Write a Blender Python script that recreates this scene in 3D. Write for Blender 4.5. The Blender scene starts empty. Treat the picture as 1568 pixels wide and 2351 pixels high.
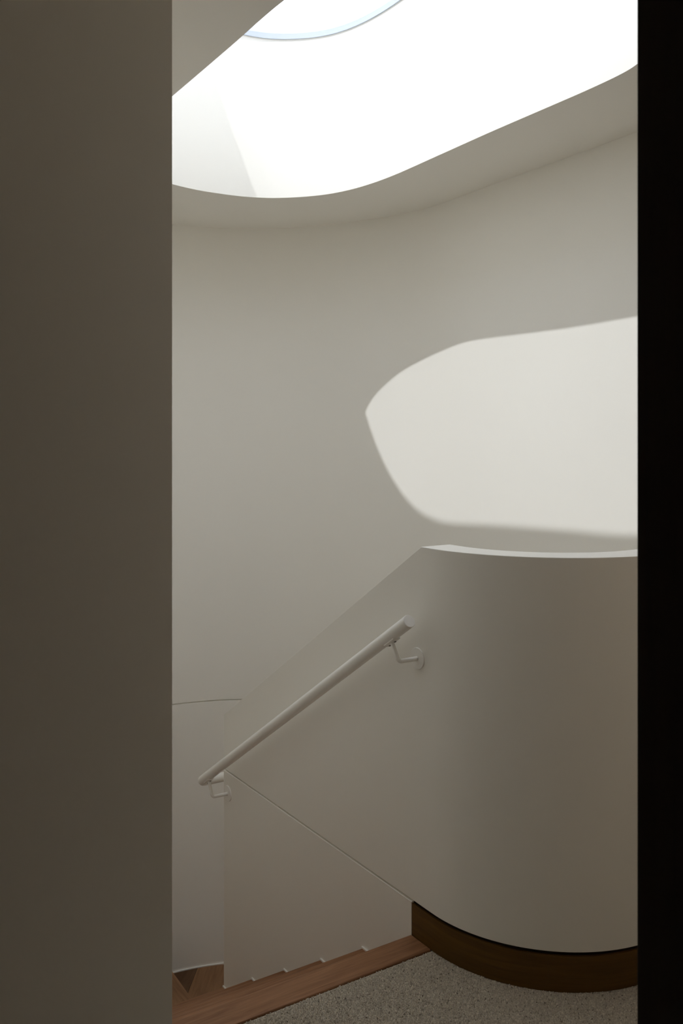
import bpy, bmesh, math, random
import numpy as np
from mathutils import Vector, Matrix

# Axes: X runs across the flight (from the edge of the ceiling opening towards the outer wall),
# Y runs along the flight, down and away; Z = 0 is the carpeted landing.
sc = bpy.context.scene
col = sc.collection
random.seed(4); rng = np.random.default_rng(4)
PI = math.pi

# ---------------------------------------------------------------- camera
F_PX = 2116.0
cam = bpy.data.cameras.new('camera')
cam.sensor_fit = 'AUTO'; cam.sensor_width = 36.0
cam.lens = F_PX / 2351.0 * 36.0
cam.shift_y = -(1175.5 - 1000.0) / 2351.0
cam.clip_start = 0.02
cam.dof.use_dof = True; cam.dof.focus_distance = 3.0; cam.dof.aperture_fstop = 8.0
camo = bpy.data.objects.new('camera', cam); col.objects.link(camo)
camo.location = (-1.1146, -2.7025, 1.45)
camo.rotation_euler = (PI/2, 0, -math.atan2(.541, .841))
sc.camera = camo

# ---------------------------------------------------------------- sky, sun, exposure
SKY_STRENGTH = 2.7
SUN_STRENGTH = 2.2
w = bpy.data.worlds.new('sky'); sc.world = w; w.use_nodes = True
nt = w.node_tree; nt.nodes.clear()
wo = nt.nodes.new('ShaderNodeOutputWorld'); bg = nt.nodes.new('ShaderNodeBackground')
tc = nt.nodes.new('ShaderNodeTexCoord'); nz = nt.nodes.new('ShaderNodeTexNoise')
rp = nt.nodes.new('ShaderNodeValToRGB')
nz.inputs['Scale'].default_value = 2.2; nz.inputs['Detail'].default_value = 5
rp.color_ramp.elements[0].position = .35; rp.color_ramp.elements[0].color = (.81, .84, .93, 1)
rp.color_ramp.elements[1].position = .68; rp.color_ramp.elements[1].color = (.935, .945, 1.0, 1)
nt.links.new(tc.outputs['Generated'], nz.inputs['Vector'])
nt.links.new(nz.outputs['Fac'], rp.inputs['Fac'])
nt.links.new(rp.outputs['Color'], bg.inputs['Color'])
bg.inputs['Strength'].default_value = SKY_STRENGTH
nt.links.new(bg.outputs['Background'], wo.inputs['Surface'])

sun = bpy.data.lights.new('sun', 'SUN'); sun.energy = SUN_STRENGTH
sun.angle = math.radians(.53); sun.color = (1.0, .985, .995)
suno = bpy.data.objects.new('sun', sun); col.objects.link(suno)
suno.location = (-3, 0, 6)
suno.rotation_euler = Vector((.685, .10, -1)).to_track_quat('-Z', 'Y').to_euler()

sc.view_settings.view_transform = 'Standard'; sc.view_settings.look = 'None'
sc.view_settings.gamma = 1.0; sc.view_settings.use_curve_mapping = False
sc.view_settings.exposure = .15
sc.cycles.max_bounces = 10; sc.cycles.diffuse_bounces = 10; sc.cycles.glossy_bounces = 3
sc.cycles.use_adaptive_sampling = True; sc.cycles.adaptive_threshold = .04
sc.cycles.transparent_max_bounces = 12
sc.cycles.use_denoising = True
sc.cycles.caustics_reflective = False; sc.cycles.caustics_refractive = False

# ---------------------------------------------------------------- materials
def nodes(name):
    m = bpy.data.materials.new(name); m.use_nodes = True
    t = m.node_tree; b = t.nodes['Principled BSDF']
    return m, t, b
def mapped(t, scale, coord='Object', rot=0.0):
    c = t.nodes.new('ShaderNodeTexCoord'); mp = t.nodes.new('ShaderNodeMapping')
    mp.inputs['Scale'].default_value = scale
    if rot:
        m0 = t.nodes.new('ShaderNodeMapping'); m0.inputs['Rotation'].default_value = (0, 0, rot)
        t.links.new(c.outputs[coord], m0.inputs['Vector']); t.links.new(m0.outputs['Vector'], mp.inputs['Vector']); return mp.outputs['Vector']
    t.links.new(c.outputs[coord], mp.inputs['Vector']); return mp.outputs['Vector']
def paint(name, rgb, rough=.62, spec=.25, bump=0):
    m, t, b = nodes(name)
    b.inputs['Roughness'].default_value = rough; b.inputs['Specular IOR Level'].default_value = spec
    v = mapped(t, (1, 1, 1))
    n = t.nodes.new('ShaderNodeTexNoise'); n.inputs['Scale'].default_value = 1.7; n.inputs['Detail'].default_value = 0
    r = t.nodes.new('ShaderNodeValToRGB')
    r.color_ramp.elements[0].color = tuple(c*.985 for c in rgb)+(1,); r.color_ramp.elements[1].color = tuple(min(1, c*1.015) for c in rgb)+(1,)
    t.links.new(v, n.inputs['Vector']); t.links.new(n.outputs['Fac'], r.inputs['Fac']); t.links.new(r.outputs['Color'], b.inputs['Base Color'])
    if bump:
        n2 = t.nodes.new('ShaderNodeTexNoise'); n2.inputs['Scale'].default_value = 260; n2.inputs['Detail'].default_value = 2
        bp = t.nodes.new('ShaderNodeBump'); bp.inputs['Strength'].default_value = bump; bp.inputs['Distance'].default_value = .002
        t.links.new(v, n2.inputs['Vector']); t.links.new(n2.outputs['Fac'], bp.inputs['Height']); t.links.new(bp.outputs['Normal'], b.inputs['Normal'])
    return m
def wood(name, dark, light, scale=(3, 40, 40), rough=.5, knots=True, spec=.3, rot=0.0):
    """Grain runs along the axis with the small scale."""
    m, t, b = nodes(name)
    b.inputs['Roughness'].default_value = rough; b.inputs['Specular IOR Level'].default_value = spec
    v = mapped(t, scale, rot=rot)
    info = t.nodes.new('ShaderNodeObjectInfo')
    add = t.nodes.new('ShaderNodeVectorMath'); add.operation = 'ADD'
    sc3 = t.nodes.new('ShaderNodeVectorMath'); sc3.operation = 'SCALE'; sc3.inputs[0].default_value = (7, 13, 5)
    t.links.new(info.outputs['Random'], sc3.inputs['Scale']); t.links.new(v, add.inputs[0]); t.links.new(sc3.outputs[0], add.inputs[1])
    n = t.nodes.new('ShaderNodeTexNoise'); n.inputs['Scale'].default_value = 1.0; n.inputs['Detail'].default_value = 7; n.inputs['Roughness'].default_value = .62; n.inputs['Distortion'].default_value = .7
    t.links.new(add.outputs[0], n.inputs['Vector'])
    r = t.nodes.new('ShaderNodeValToRGB')
    r.color_ramp.elements[0].position = .3; r.color_ramp.elements[0].color = dark+(1,)
    r.color_ramp.elements[1].position = .72; r.color_ramp.elements[1].color = light+(1,)
    t.links.new(n.outputs['Fac'], r.inputs['Fac'])
    out = r.outputs['Color']
    if knots:
        v2 = mapped(t, tuple(max(1.6, s*.12) for s in scale), rot=rot)
        vo = t.nodes.new('ShaderNodeTexVoronoi'); vo.inputs['Scale'].default_value = 1.3
        t.links.new(v2, vo.inputs['Vector'])
        kr = t.nodes.new('ShaderNodeValToRGB'); kr.color_ramp.elements[0].position = .02; kr.color_ramp.elements[0].color = (.35, .3, .28, 1)
        kr.color_ramp.elements[1].position = .11; kr.color_ramp.elements[1].color = (1, 1, 1, 1)
        t.links.new(vo.outputs['Distance'], kr.inputs['Fac'])
        mx = t.nodes.new('ShaderNodeMix'); mx.data_type = 'RGBA'; mx.blend_type = 'MULTIPLY'; mx.inputs['Factor'].default_value = .8
        t.links.new(out, mx.inputs[6]); t.links.new(kr.outputs['Color'], mx.inputs[7]); out = mx.outputs[2]
    t.links.new(out, b.inputs['Base Color'])
    bp = t.nodes.new('ShaderNodeBump'); bp.inputs['Strength'].default_value = .15; bp.inputs['Distance'].default_value = .002
    t.links.new(n.outputs['Fac'], bp.inputs['Height']); t.links.new(bp.outputs['Normal'], b.inputs['Normal'])
    return m

WHITE = (.925, .9045, .849)
M_WALL = paint('white_plaster', WHITE)
M_RAIL = paint('white_powder_coat', (.93, .915, .875), rough=.38, spec=.4)
M_BEAD = paint('white_sealant', (.94, .93, .90), rough=.4)
M_OAK = wood('oak_tread', (.195, .086, .037), (.37, .185, .090), scale=(6, 95, 95))
M_OAK_Y = wood('oak_board', (.20, .098, .043), (.36, .20, .10), scale=(40, 4, 40))
M_OAK_S = wood('oak_slanted_board', (.20, .098, .043), (.36, .20, .10), scale=(50, 4, 50), rot=.6435)
M_OAK_D = wood('brown_oak_board', (.10, .046, .02), (.17, .088, .043), scale=(50, 4, 50), knots=False, rot=.6435)
M_BASE = wood('dark_stained_baseboard', (.082, .038, .006), (.155, .078, .013), scale=(3, 3, 60), rough=.45, knots=False)
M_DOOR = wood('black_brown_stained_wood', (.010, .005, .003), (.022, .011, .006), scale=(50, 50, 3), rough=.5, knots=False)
M_SCREW = paint('grey_screw_metal', (.12, .11, .10), rough=.35, spec=.6)
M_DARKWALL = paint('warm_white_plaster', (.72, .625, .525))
M_FRAME = paint('pale_blue_grey_frame', (.62, .68, .78), rough=.4)

def glass():
    m, t, b = nodes('clear_skylight_glass')
    t.nodes.remove(b); o = t.nodes['Material Output']
    tr = t.nodes.new('ShaderNodeBsdfTransparent'); tr.inputs['Color'].default_value = (.95, .97, .98, 1)
    gl = t.nodes.new('ShaderNodeBsdfGlossy'); gl.inputs['Roughness'].default_value = .03; gl.inputs['Color'].default_value = (1, 1, 1, 1)
    lw = t.nodes.new('ShaderNodeLayerWeight'); lw.inputs['Blend'].default_value = .5
    pw = t.nodes.new('ShaderNodeMath'); pw.operation = 'POWER'; pw.inputs[1].default_value = 4.0; t.links.new(lw.outputs['Facing'], pw.inputs[0])
    fr = t.nodes.new('ShaderNodeMath'); fr.operation = 'MULTIPLY_ADD'; fr.inputs[1].default_value = .92; fr.inputs[2].default_value = .06; t.links.new(pw.outputs[0], fr.inputs[0])
    mx = t.nodes.new('ShaderNodeMixShader')
    t.links.new(fr.outputs[0], mx.inputs[0]); t.links.new(tr.outputs[0], mx.inputs[1]); t.links.new(gl.outputs[0], mx.inputs[2])
    t.links.new(mx.outputs[0], o.inputs['Surface']); return m
M_GLASS = glass()

def carpet_mat(name, attr):
    m, t, b = nodes(name)
    b.inputs['Roughness'].default_value = .95; b.inputs['Specular IOR Level'].default_value = .05
    r = t.nodes.new('ShaderNodeValToRGB'); e = r.color_ramp.elements
    e[0].position = 0; e[0].color = (.20, .17, .13, 1)
    e[1].position = 1; e[1].color = (.78, .71, .59, 1)
    for p, c in ((.02, (.33, .285, .225, 1)), (.10, (.49, .435, .35, 1)), (.55, (.57, .51, .42, 1)), (.9, (.66, .595, .49, 1))):
        k = e.new(p); k.color = c
    if attr:
        a = t.nodes.new('ShaderNodeAttribute'); a.attribute_name = 'tone'; t.links.new(a.outputs['Fac'], r.inputs['Fac'])
    else:
        v = mapped(t, (1, 1, 1)); vo = t.nodes.new('ShaderNodeTexVoronoi'); vo.inputs['Scale'].default_value = 210
        sp = t.nodes.new('ShaderNodeSeparateColor')
        t.links.new(v, vo.inputs['Vector']); t.links.new(vo.outputs['Color'], sp.inputs[0]); t.links.new(sp.outputs[0], r.inputs['Fac'])
        bp = t.nodes.new('ShaderNodeBump'); bp.inputs['Strength'].default_value = .6; bp.inputs['Distance'].default_value = .004; bp.invert = True
        t.links.new(vo.outputs['Distance'], bp.inputs['Height']); t.links.new(bp.outputs['Normal'], b.inputs['Normal'])
    t.links.new(r.outputs['Color'], b.inputs['Base Color'])
    return m
M_CARPET = carpet_mat('oatmeal_carpet', False)
M_PILE = carpet_mat('oatmeal_carpet_loops', True)

# ---------------------------------------------------------------- helpers
def tag(o, label=None, cat=None, group=None, kind=None):
    for k, v in (('label', label), ('category', cat), ('group', group), ('kind', kind)):
        if v: o[k] = v
    return o
def obj(name, verts, faces, mat, parent=None, smooth=15, bevel=0.0):
    bm = bmesh.new()
    vs = [bm.verts.new(v) for v in verts]
    for f in faces:
        try: bm.faces.new([vs[i] for i in f])
        except ValueError: pass
    return from_bm(name, bm, mat, parent, smooth, bevel)
def from_bm(name, bm, mat, parent=None, smooth=15, bevel=0.0, segs=2):
    bmesh.ops.remove_doubles(bm, verts=bm.verts, dist=1e-6)
    bmesh.ops.recalc_face_normals(bm, faces=bm.faces)
    if bevel:
        es = [e for e in bm.edges if len(e.link_faces) == 2 and e.calc_face_angle(0) > .6]
        bmesh.ops.bevel(bm, geom=es, offset=bevel, segments=segs, profile=.5, affect='EDGES', clamp_overlap=True)
    me = bpy.data.meshes.new(name); bm.to_mesh(me); bm.free()
    me.materials.append(mat)
    for p in me.polygons: p.use_smooth = True
    me.set_sharp_from_angle(angle=math.radians(smooth))
    o = bpy.data.objects.new(name, me); col.objects.link(o)
    if parent: o.parent = parent
    return o
def box(name, x0, x1, y0, y1, z0, z1, mat, parent=None, bevel=0.0):
    v = [(x, y, z) for z in (z0, z1) for y in (y0, y1) for x in (x0, x1)]
    f = [(0, 2, 3, 1), (4, 5, 7, 6), (0, 1, 5, 4), (2, 6, 7, 3), (0, 4, 6, 2), (1, 3, 7, 5)]
    return obj(name, v, f, mat, parent, bevel=bevel)
def prism(name, poly, z0, z1, mat, parent=None, bevel=0.0):
    n = len(poly)
    v = [(x, y, z0) for x, y in poly] + [(x, y, z1) for x, y in poly]
    f = [tuple(range(n))[::-1], tuple(range(n, 2*n))] + [(i, (i+1) % n, n+(i+1) % n, n+i) for i in range(n)]
    return obj(name, v, f, mat, parent, bevel=bevel)
def offset_path(path, d):
    """Offset a 2-D open path to the right of its travel (negative d: left), mitred."""
    out = []
    for i, p in enumerate(path):
        a = Vector(path[i-1]) if i else None; b = Vector(path[i+1]) if i < len(path)-1 else None; p = Vector(p)
        d1 = (p-a).normalized() if a is not None else (b-p).normalized()
        d2 = (b-p).normalized() if b is not None else d1
        n1 = Vector((d1.y, -d1.x)); n2 = Vector((d2.y, -d2.x)); m = (n1+n2).normalized()
        out.append(tuple(p + m*d/max(.3, m.dot(n1))))
    return out
def slab(name, path, d0, d1, z0, z1, mat, parent=None, bevel=0.0):
    """Wall swept along a path between two offsets; z0 / z1 numbers or functions of the path point."""
    f0 = z0 if callable(z0) else (lambda p: z0); f1 = z1 if callable(z1) else (lambda p: z1)
    A = offset_path(path, d0); B = offset_path(path, d1); v = []
    for p, a, b in zip(path, A, B):
        v += [(a[0], a[1], f0(p)), (a[0], a[1], f1(p)), (b[0], b[1], f1(p)), (b[0], b[1], f0(p))]
    f = []
    for i in range(len(path)-1):
        q = 4*i
        for k in range(4): f.append((q+k, q+(k+1) % 4, q+4+(k+1) % 4, q+4+k))
    f.append((0, 1, 2, 3)); q = 4*(len(path)-1); f.append((q+3, q+2, q+1, q))
    return obj(name, v, f, mat, parent, bevel=bevel)
def tube_bm(bm, pts, r, seg=24, caps=True, rim=0.0):
    """Round bar along a 3-D polyline with parallel-transported frames; rim = chamfer at the two ends."""
    pts = [Vector(p) for p in pts]; n = len(pts)
    tans = [((pts[min(i+1, n-1)]-pts[i]).normalized() + (pts[i]-pts[max(i-1, 0)]).normalized()).normalized() for i in range(n)]
    nrm = tans[0].orthogonal().normalized(); rings = []
    stations = [(pts[i], tans[i], r) for i in range(n)]
    if rim:
        stations = [(pts[0], tans[0], r-rim), (pts[0]+tans[0]*rim, tans[0], r)] + stations[1:-1] + [(pts[-1]-tans[-1]*rim, tans[-1], r), (pts[-1], tans[-1], r-rim)]
    prev = stations[0][1]
    for p, t, rr in stations:
        nrm = prev.rotation_difference(t) @ nrm; nrm = (nrm - t*nrm.dot(t)).normalized(); prev = t
        b = t.cross(nrm)
        rings.append([bm.verts.new(p + (nrm*math.cos(2*PI*k/seg) + b*math.sin(2*PI*k/seg))*rr) for k in range(seg)])
    for a, b in zip(rings[:-1], rings[1:]):
        for k in range(seg): bm.faces.new((a[k], a[(k+1) % seg], b[(k+1) % seg], b[k]))
    if caps: bm.faces.new(rings[0][::-1]); bm.faces.new(rings[-1])
def fillet(pts, r, seg=8):
    pts = [Vector(p) for p in pts]; out = [pts[0]]
    for i in range(1, len(pts)-1):
        a = (pts[i-1]-pts[i]).normalized(); b = (pts[i+1]-pts[i]).normalized()
        ang = a.angle(b); t = r/math.tan(ang/2); c = pts[i] + (a+b).normalized()*(r/math.sin(ang/2))
        p0 = pts[i]+a*t; p1 = pts[i]+b*t; v0 = p0-c; v1 = p1-c; ax = v0.cross(v1).normalized(); th = v0.angle(v1)
        out += [c + Matrix.Rotation(th*k/seg, 3, ax) @ v0 for k in range(seg+1)]
    return out + [pts[-1]]
def empty(name, loc=(0, 0, 0)):
    o = bpy.data.objects.new(name, None); o.empty_display_size = .1; o.location = loc; col.objects.link(o); return o

# ---------------------------------------------------------------- measures
RISE, GOING = .157, .2517
SX, ST = .508, .106              # near face of the balustrade wall and its thickness
T1 = -.558                       # first nosing
ENDY = .7005                     # far end of the balustrade wall
XL, XR = -.390, 1.515            # outer walls of the stair
CX = (XL+XR)/2; CR = (XR-XL)/2; CY = .700
ZC = 2.51                        # ceiling
LAND = -1.250                    # turn at the foot of the flight
AC = (SX+.43, -.652); AR = .43   # round corner of the balustrade

# ---------------------------------------------------------------- outer stair wall (half-round far end)
def spline(P, seg=8, closed=False):
    P = [Vector(p) for p in P]; n = len(P); out = []
    g = (lambda i: P[i % n]) if closed else (lambda i: P[min(max(i, 0), n-1)])
    for i in range(n if closed else n-1):
        a, b, c, d = g(i-1), g(i), g(i+1), g(i+2)
        for k in range(seg):
            t = k/seg
            out.append(tuple(.5*(2*b + (c-a)*t + (2*a-5*b+4*c-d)*t*t + (3*b-a-3*c+d)*t**3)))
    return out if closed else out + [tuple(P[-1])]
far = [(XR-.155, -3.9), (XR-.077, -2.0)]
arc_far = spline([(1.495, -.55), (1.520, .0), (1.539, .40), (1.547, .60), (1.536, .76), (1.498, .905), (1.440, 1.04), (1.362, 1.19), (1.265, 1.335),
                  (1.145, 1.455), (1.0, 1.553), (.86, 1.613), (.70, 1.650), (.54, 1.658), (.38, 1.643)]
                 + [(.56 + .95*math.cos(a), .70 + .95*math.sin(a)) for a in np.linspace(1.98, PI, 9)])
far += arc_far + [(XL, .3), (XL, -.2), (XL, -.6), (XL, -.86)]
def circ_y(x):
    p = sorted((q for q in arc_far if q[1] > .62), key=lambda q: q[0])
    return float(np.interp(x, [q[0] for q in p], [q[1] for q in p])) + .004
wall_far = tag(slab('wall_far', far, 0, .14, .1005, ZC, M_WALL), 'curved white plaster wall wrapping around the stairwell', kind='structure')
slab('lower_panel', far, -.002, .14, -1.45, .0945, M_WALL, wall_far)
slab('recessed_joint', far, .014, .13, .05, .15, M_WALL, wall_far)

# ---------------------------------------------------------------- ceiling with its opening, shaft and skylight
OPEN = spline([(1.095, .34), (1.081, .55), (1.037, .707), (.963, .823), (.862, .915), (.764, .961), (.659, .980), (.52, .980), (.39, .952),
               (.285, .900), (.195, .832), (.120, .752), (.064, .657), (.030, .561), (.012, .45), (.002, .30), (-.002, .0), (-.010, -.40), (-.018, -.74),
               (.004, -.95), (.085, -1.13), (.26, -1.28), (.50, -1.335), (.74, -1.28), (.90, -1.15), (.985, -1.02), (1.019, -.944), (1.038, -.865),
               (1.050, -.721), (1.057, -.51), (1.065, -.267), (1.080, .021)], 6, closed=True)
def grow(loop, d):
    n = len(loop); out = []
    for i in range(n):
        a, b = Vector(loop[i-1]), Vector(loop[(i+1) % n]); t = (b-a).normalized()
        out.append((loop[i][0] + t.y*d, loop[i][1] - t.x*d))
    return out
def ring(name, inner, outer, z0, z1, mat, parent=None):
    n = len(inner)
    fz = [z if callable(z) else (lambda x, y, z=z: z) for z in (z0, z1)]
    v = [(x, y, z(x, y)) for z in fz for L in (inner, outer) for x, y in L]; f = []
    for i in range(n):
        j = (i+1) % n
        f += [(i, j, n+j, n+i), (2*n+i, 3*n+i, 3*n+j, 2*n+j), (i, 2*n+i, 2*n+j, j), (n+i, n+j, 3*n+j, 3*n+i)]
    return obj(name, v, f, mat, parent, smooth=40)
OUT = grow(OPEN, .12)
def plate_with_hole(name, rect, hole, z0, z1, mat):
    bm = bmesh.new()
    def loop(pts, z):
        vs = [bm.verts.new((x, y, z)) for x, y in pts]
        return vs, [bm.edges.new((vs[i], vs[(i+1) % len(vs)])) for i in range(len(vs))]
    lv = {}
    for z in (z0, z1):
        a, ea = loop(rect, z); b, eb = loop(hole, z)
        bmesh.ops.triangle_fill(bm, use_beauty=True, use_dissolve=False, edges=ea+eb)
        lv[z] = (a, b)
    for k in (0, 1):
        A, B = lv[z0][k], lv[z1][k]
        for i in range(len(A)): bm.faces.new((A[i], A[(i+1) % len(A)], B[(i+1) % len(A)], B[i]))
    return from_bm(name, bm, mat)
ceiling = tag(plate_with_hole('ceiling', [(-2.6, -4.2), (1.75, -4.2), (1.75, 1.9), (-2.6, 1.9)], OUT, ZC, ZC+.14, M_WALL),
              'flat white ceiling with a round-ended opening below the skylight', kind='structure')
def ztopshaft(x, y): return 3.300 - .068*x            # the roof falls a little towards the outer wall
tag(ring('wall_shaft', OPEN, OUT, ZC, ztopshaft, M_WALL), 'bright white upright lining of the skylight opening', kind='structure')
window = tag(empty('window_1', (0, 0, 0)), 'round-ended glazed skylight above the stairwell', kind='structure')
def zs(d): return lambda x, y: ztopshaft(x, y) + d
ring('gasket', grow(OPEN, -.006), grow(OPEN, -.0005), zs(-.024), zs(.0), M_FRAME, window)
ring('frame', grow(OPEN, .045), grow(OPEN, .16), zs(.0005), zs(.045), M_FRAME, window)
G2 = grow(OPEN, .044); n2 = len(G2)
obj('pane', [(x, y, ztopshaft(x, y)+d) for d in (.001, .017) for x, y in G2],
    [tuple(range(n2))[::-1], tuple(range(n2, 2*n2))] + [(i, (i+1) % n2, n2+(i+1) % n2, n2+i) for i in range(n2)], M_GLASS, window)

# ---------------------------------------------------------------- balustrade wall with its round corner
spine = [(SX, ENDY)] + [(SX, y) for y in np.linspace(.6, -.5, 12)] + [(SX, -.6032), (SX, -.652)]
spine += [(AC[0] + AR*math.cos(a), AC[1] + AR*math.sin(a)) for a in np.linspace(PI, 1.5*PI, 41)][1:]
spine += [(1.2, AC[1]-AR), (XR-.01, AC[1]-AR)]
HTOP = 1.131; SLOPE = (HTOP-.319)/(ENDY+.6032)
def ztop(p):
    return HTOP if p[1] < -.6031 else HTOP - SLOPE*(p[1]+.6032)
wall_bal = tag(slab('wall_balustrade', spine, 0, -ST, .1005, ztop, M_WALL, bevel=.0015),
               'white plaster balustrade wall with a raking top and a rounded landing corner', kind='structure')
slab('core', spine[1:], -.014, -.105, -1.3, .28, M_WALL, wall_bal)
flight_path = [(SX, ENDY)] + [(SX, y) for y in np.linspace(.6, -.5, 12)] + [(SX, T1)]
slab('lower_panel', flight_path, .0015, -ST, -1.32, .0945, M_WALL, wall_bal, bevel=.001)
land_path = [(SX, T1-.0005), (SX, -.652)] + spine[15:]
baseboard = tag(slab('baseboard_landing', land_path, 0, -.0079, -.004, .0900, M_BASE), 'dark brown wooden baseboard bending around the rounded balustrade corner', kind='structure')

slab('gap_shade_strip', land_path, -.0080, -.0139, -.004, .1003, M_DOOR, baseboard)  # dark-coloured strip standing in for the shade in the gap above the baseboard

# ---------------------------------------------------------------- landing floor
ROOM_X0, ROOM_Y0, WL = -2.4, -3.9, -.939
cp = [(XL, T1-.0945), (SX+.02, T1-.0945)] + [(AC[0] + (AR-.02)*math.cos(a), AC[1] + (AR-.02)*math.sin(a)) for a in np.linspace(PI, 1.5*PI, 31)]
cp += [(XR+.05, AC[1]-AR+.02), (XR+.05, ROOM_Y0-.05), (ROOM_X0-.05, ROOM_Y0-.05), (ROOM_X0-.05, WL+.03), (XL, WL+.03)]
floor = tag(prism('floor', cp, -.28, -.006, M_CARPET), 'oatmeal flecked loop-pile carpet on the landing', kind='structure')

def carpet_pile():
    p = .0040; xs = np.arange(-.50, 1.2, p); ys = np.arange(-1.45, -.62, p*.866)
    X, Y = np.meshgrid(xs, ys); X[1::2] += p/2
    X = (X + rng.normal(0, p*.16, X.shape)).ravel(); Y = (Y + rng.normal(0, p*.16, Y.shape)).ravel()
    edge = .0035
    ok = (Y < T1-.0945-.0045+rng.normal(0, .0008, len(Y))) & ~((X < XL+.004) & (Y > WL-.004))
    inside = (X > AC[0]) & (Y > AC[1]-AR-edge)
    inside |= ((X-AC[0])**2 + (Y-AC[1])**2 < (AR+edge)**2)
    inside |= (X > SX-edge) & (Y > AC[1])
    ok &= ~inside
    X, Y = X[ok], Y[ok]; N = len(X)
    k = 4; a0 = rng.uniform(0, 2*PI, N); R = p*.62*rng.uniform(.8, 1.2, N); H = rng.uniform(-.0022, .0004, N)
    V = np.zeros((N, 2*k+1, 3), np.float32)
    for i in range(k):
        an = a0 + 2*PI*i/k
        V[:, i] = np.stack([X+R*np.cos(an), Y+R*np.sin(an), np.full(N, -.0065)], 1)
        V[:, k+i] = np.stack([X+R*.72*np.cos(an), Y+R*.72*np.sin(an), H-.0013], 1)
    V[:, 2*k] = np.stack([X, Y, H], 1)
    T = []
    for i in range(k):
        j = (i+1) % k
        T += [(i, j, k+j), (i, k+j, k+i), (k+i, k+j, 2*k)]
    T = np.array(T, np.int32); idx = (T[None] + (np.arange(N, dtype=np.int32)*(2*k+1))[:, None, None]).reshape(-1)
    me = bpy.data.meshes.new('carpet_loops')
    me.vertices.add(N*(2*k+1)); me.vertices.foreach_set('co', V.ravel())
    nf = N*len(T); me.loops.add(nf*3); me.loops.foreach_set('vertex_index', idx)
    me.polygons.add(nf); me.polygons.foreach_set('loop_start', np.arange(nf, dtype=np.int32)*3)
    me.polygons.foreach_set('use_smooth', np.ones(nf, bool))
    at = me.attributes.new('tone', 'FLOAT', 'POINT'); at.data.foreach_set('value', np.repeat(rng.random(N).astype(np.float32), 2*k+1))
    me.update(calc_edges=True); me.materials.append(M_PILE)
    o = bpy.data.objects.new('carpet_loops', me); col.objects.link(o); o.parent = floor
    o['kind'] = 'stuff'
carpet_pile()

# ---------------------------------------------------------------- near walls, door lining, room behind the camera
tag(box('wall_left', ROOM_X0-.1, XL, WL, WL+.12, -.004, ZC, M_WALL), 'unlit plaster wall standing nearest on the left', kind='structure')
DY0, DY1, DX0, DX1 = -2.008, -1.868, -2.20, -.0968
wd = tag(box('wall_door', DX1+.035, XR, DY0, DY1, -.004, ZC, M_DARKWALL), 'wall beside the doorway the view looks through', kind='structure')
box('left_return', ROOM_X0, DX0-.035, DY0, DY1, -.004, ZC, M_DARKWALL, wd)
box('lintel', DX0-.035, DX1+.035, DY0, DY1, 2.185, ZC, M_DARKWALL, wd)
frame = tag(empty('door_1', (DX1, DY1, 0)), 'black-brown stained wooden door lining at the right edge', kind='structure')
def dbox(name, x0, x1, y0, y1, z0, z1, b=.002): return box(name, x0-DX1, x1-DX1, y0-DY1, y1-DY1, z0, z1, M_DOOR, frame, bevel=b)
dbox('jamb', DX1, DX1+.035, DY0-.004, DY1+.004, -.004, 2.185)
dbox('jamb', DX0-.035, DX0, DY0-.004, DY1+.004, -.004, 2.185)
dbox('head', DX0, DX1, DY0-.004, DY1+.004, 2.15, 2.185)
for x0, x1 in ((DX1+.022, DX1+.10), (DX0-.10, DX0-.022)):
    dbox('architrave', x0, x1, DY0-.018, DY0-.004, -.004, 2.25)
    dbox('architrave', x0, x1, DY1+.0045, DY1+.018, -.004, 2.25)
tag(box('wall_back', ROOM_X0-.1, XR+.1, ROOM_Y0-.1, ROOM_Y0, -.004, ZC, M_DARKWALL), 'wall of the dim room behind the viewpoint', kind='structure')
tag(box('wall_room_left', ROOM_X0-.1, ROOM_X0, ROOM_Y0, WL, -.004, ZC, M_DARKWALL), 'side wall of the dim room on the left', kind='structure')
tag(box('wall_under', XL-.1, XR+.1, -1.42, -1.30, -1.45, -.2, M_WALL), 'wall closing the stairwell below the landing', kind='structure')

# ---------------------------------------------------------------- staircase
stair = tag(empty('staircase', (.06, T1, 0)), 'oak staircase dropping from the carpeted landing beside the white balustrade', 'staircase')
so = stair.location
def sprism(name, poly, z0, z1, mat, b=.003): return prism(name, [(x-so.x, y-so.y) for x, y in poly], z0, z1, mat, stair, bevel=b)
def rect(x0, x1, y0, y1): return [(x0, y0), (x1, y0), (x1, y1), (x0, y1)]
NX = SX - .0016
t0 = sprism('landing_nosing', rect(XL+.001, NX, T1-.0925, T1), -.032, 0, M_OAK, .004)
for k in range(1, 6):
    y1 = T1 + GOING*k; z = -RISE*k
    sprism('tread', rect(XL+.001, NX, y1-GOING-.013, y1), z-.032, z, M_OAK, .004)
for k in range(0, 6):
    y = T1 + GOING*k - .0135
    sprism('riser', rect(XL+.001, NX, y-.018, y), -RISE*(k+1), -RISE*k-.032, M_OAK, .0)
def under_arc(x0, x1, n=14):
    return [(x, circ_y(x)) for x in np.linspace(x1, x0, n)]
A0, A1 = (.375, ENDY-.03), (.452, circ_y(.452)); B0, B1 = (.558, ENDY+.006), (.590, circ_y(.590))
sprism('winder_tread', [(XL, ENDY-.03), A0, A1] + under_arc(XL+.001, A1[0]-.004, 24), -RISE*6-.032, -RISE*6, M_OAK_Y)
sprism('winder_tread', [(A0[0]-.02, A0[1]), (SX-.002, A0[1]), (SX-.002, ENDY+.004), B0, B1] + under_arc(A1[0]-.03, B1[0]-.004, 10), -RISE*7-.032, -RISE*7, M_OAK_Y)
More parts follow.
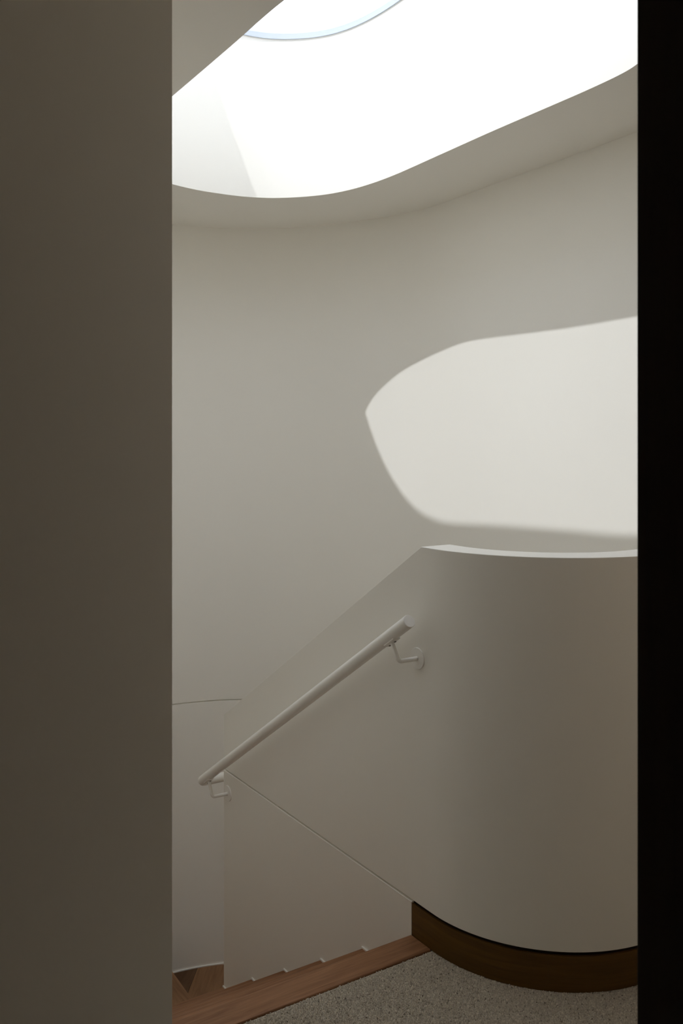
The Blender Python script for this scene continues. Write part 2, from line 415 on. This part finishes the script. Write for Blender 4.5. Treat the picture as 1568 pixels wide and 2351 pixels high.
def vriser(p, q, z0, z1):
    d = (Vector(q)-Vector(p)).normalized(); n = Vector((-d.y, d.x))
    a, b = Vector(p)+n*.014, Vector(q)+n*.014
    sprism('riser', [tuple(a), tuple(b), tuple(b+n*.016), tuple(a+n*.016)], z0, z1, M_OAK_D, 0)
vriser(A0, A1, -RISE*7, -RISE*6-.032)
vriser(B0, B1, LAND, -RISE*7-.032)
# boards of the turn: a dark three-cornered one against the wall, then wide ones
def clip(poly, a, b, c):
    """Part of a convex polygon with a*x + b*y <= c."""
    out = []
    for i, p in enumerate(poly):
        q = poly[(i+1) % len(poly)]; dp = a*p[0]+b*p[1]-c; dq = a*q[0]+b*q[1]-c
        if dp <= 0: out.append(p)
        if dp*dq < 0: k = dp/(dp-dq); out.append((p[0]+(q[0]-p[0])*k, p[1]+(q[1]-p[1])*k))
    return out
G = .0008
turn = [(.42, -1.3), (XR+.005, -1.3)] + under_arc(.42, XR+.025, 40)
cs = [-2.0, -.334] + [-.334 + .26*k for k in range(1, 10)]
for k, (c0, c1) in enumerate(zip(cs[:-1], cs[1:])):
    q = clip(clip(turn, .8, -.6, c1-G), -.8, .6, -(c0+G))
    if len(q) > 2: sprism('board', q, LAND-.02, LAND, M_OAK_D if k == 0 else M_OAK_S, .0006)
sprism('subfloor', rect(XL-.05, XR+.03, -1.30, CY+CR+.02), LAND-.20, LAND-.021, M_DARKWALL, 0)
# fine white sealant beads where the wood meets the plaster
for k in range(1, 6):
    y1 = T1 + GOING*k; z = -RISE*k
    sprism('sealant_bead', rect(SX-.0075, NX, y1-GOING-.012, y1), z+.0001, z+.006, M_BEAD, .001)
bp = [p for p in arc_far if p[0] > .30]
slab('sealant_bead', [(x-so.x, y-so.y) for x, y in bp], -.009, -.0015, LAND+.0001, LAND+.006, M_BEAD, stair, bevel=.001)

# ---------------------------------------------------------------- handrail
RX = SX - .070; RR = .0188; RS = .633; Z0 = .932; Y0 = -.640; Y1 = .777
hr = tag(empty('handrail', (RX, Y0, Z0)), 'white round tube handrail sloping down the balustrade wall on two brackets', 'handrail')
ho = hr.location
zl = Z0 - RS*(Y1-Y0)
pts = fillet([(RX, Y0, Z0), (RX, Y1, zl), (SX+ST+.07, Y1, zl), (SX+ST+.07, -.25, zl-RS*(Y1+.25))], .032, 10)
bm = bmesh.new(); tube_bm(bm, [p-ho for p in pts], RR, 32, rim=.0012)
from_bm('rail', bm, M_RAIL, hr, smooth=40)
u = Vector((0, 1, -RS)).normalized(); up = Vector((0, RS, 1)).normalized()
for by, bz in ((-.588, .808), (.660, .0116)):
    br = None
    e = Vector((RX, by, bz))
    rail_pt = Vector((RX, by, Z0 - RS*(by-Y0)))
    L = (rail_pt - e).dot(up)                              # distance from elbow to rail axis
    bm = bmesh.new(); tube_bm(bm, [p-ho for p in fillet([(SX-.003, by, bz), e, e+up*(L-RR-.002)], .0105, 8)], .0066, 20)
    br = from_bm('bracket', bm, M_RAIL, hr, smooth=40)
    bm = bmesh.new(); tube_bm(bm, [Vector((SX-.0002, by, bz))-ho, Vector((SX-.0045, by, bz))-ho], .031, 48, rim=.0008)
    from_bm('wall_plate', bm, M_RAIL, br, smooth=30)
    bm = bmesh.new(); c = e+up*L-ho                        # saddle hugging the underside of the tube
    rows = []
    for s in (-.026, .026):
        row = []
        for a in np.linspace(-.62, .62, 9):
            for rr in (RR+.0002, RR+.0042):
                row.append(bm.verts.new(c + u*s - up*(rr*math.cos(a)) + Vector((1, 0, 0))*(rr*math.sin(a))))
        rows.append(row)
    for i in range(8):
        q = 2*i
        for o2 in (0, 1):
            bm.faces.new((rows[0][q+o2], rows[0][q+2+o2], rows[1][q+2+o2], rows[1][q+o2]))
        for rw in rows: bm.faces.new((rw[q], rw[q+1], rw[q+3], rw[q+2]))
    for q in (0, 16): bm.faces.new((rows[0][q], rows[0][q+1], rows[1][q+1], rows[1][q]))
    from_bm('saddle', bm, M_RAIL, br, smooth=30)
    for s in (-.015, .015):
        bm = bmesh.new(); b0 = c + u*s - up*(RR+.0035)
        tube_bm(bm, [b0, b0-up*.0028], .0034, 12, rim=.0006); from_bm('screw', bm, M_SCREW, br)
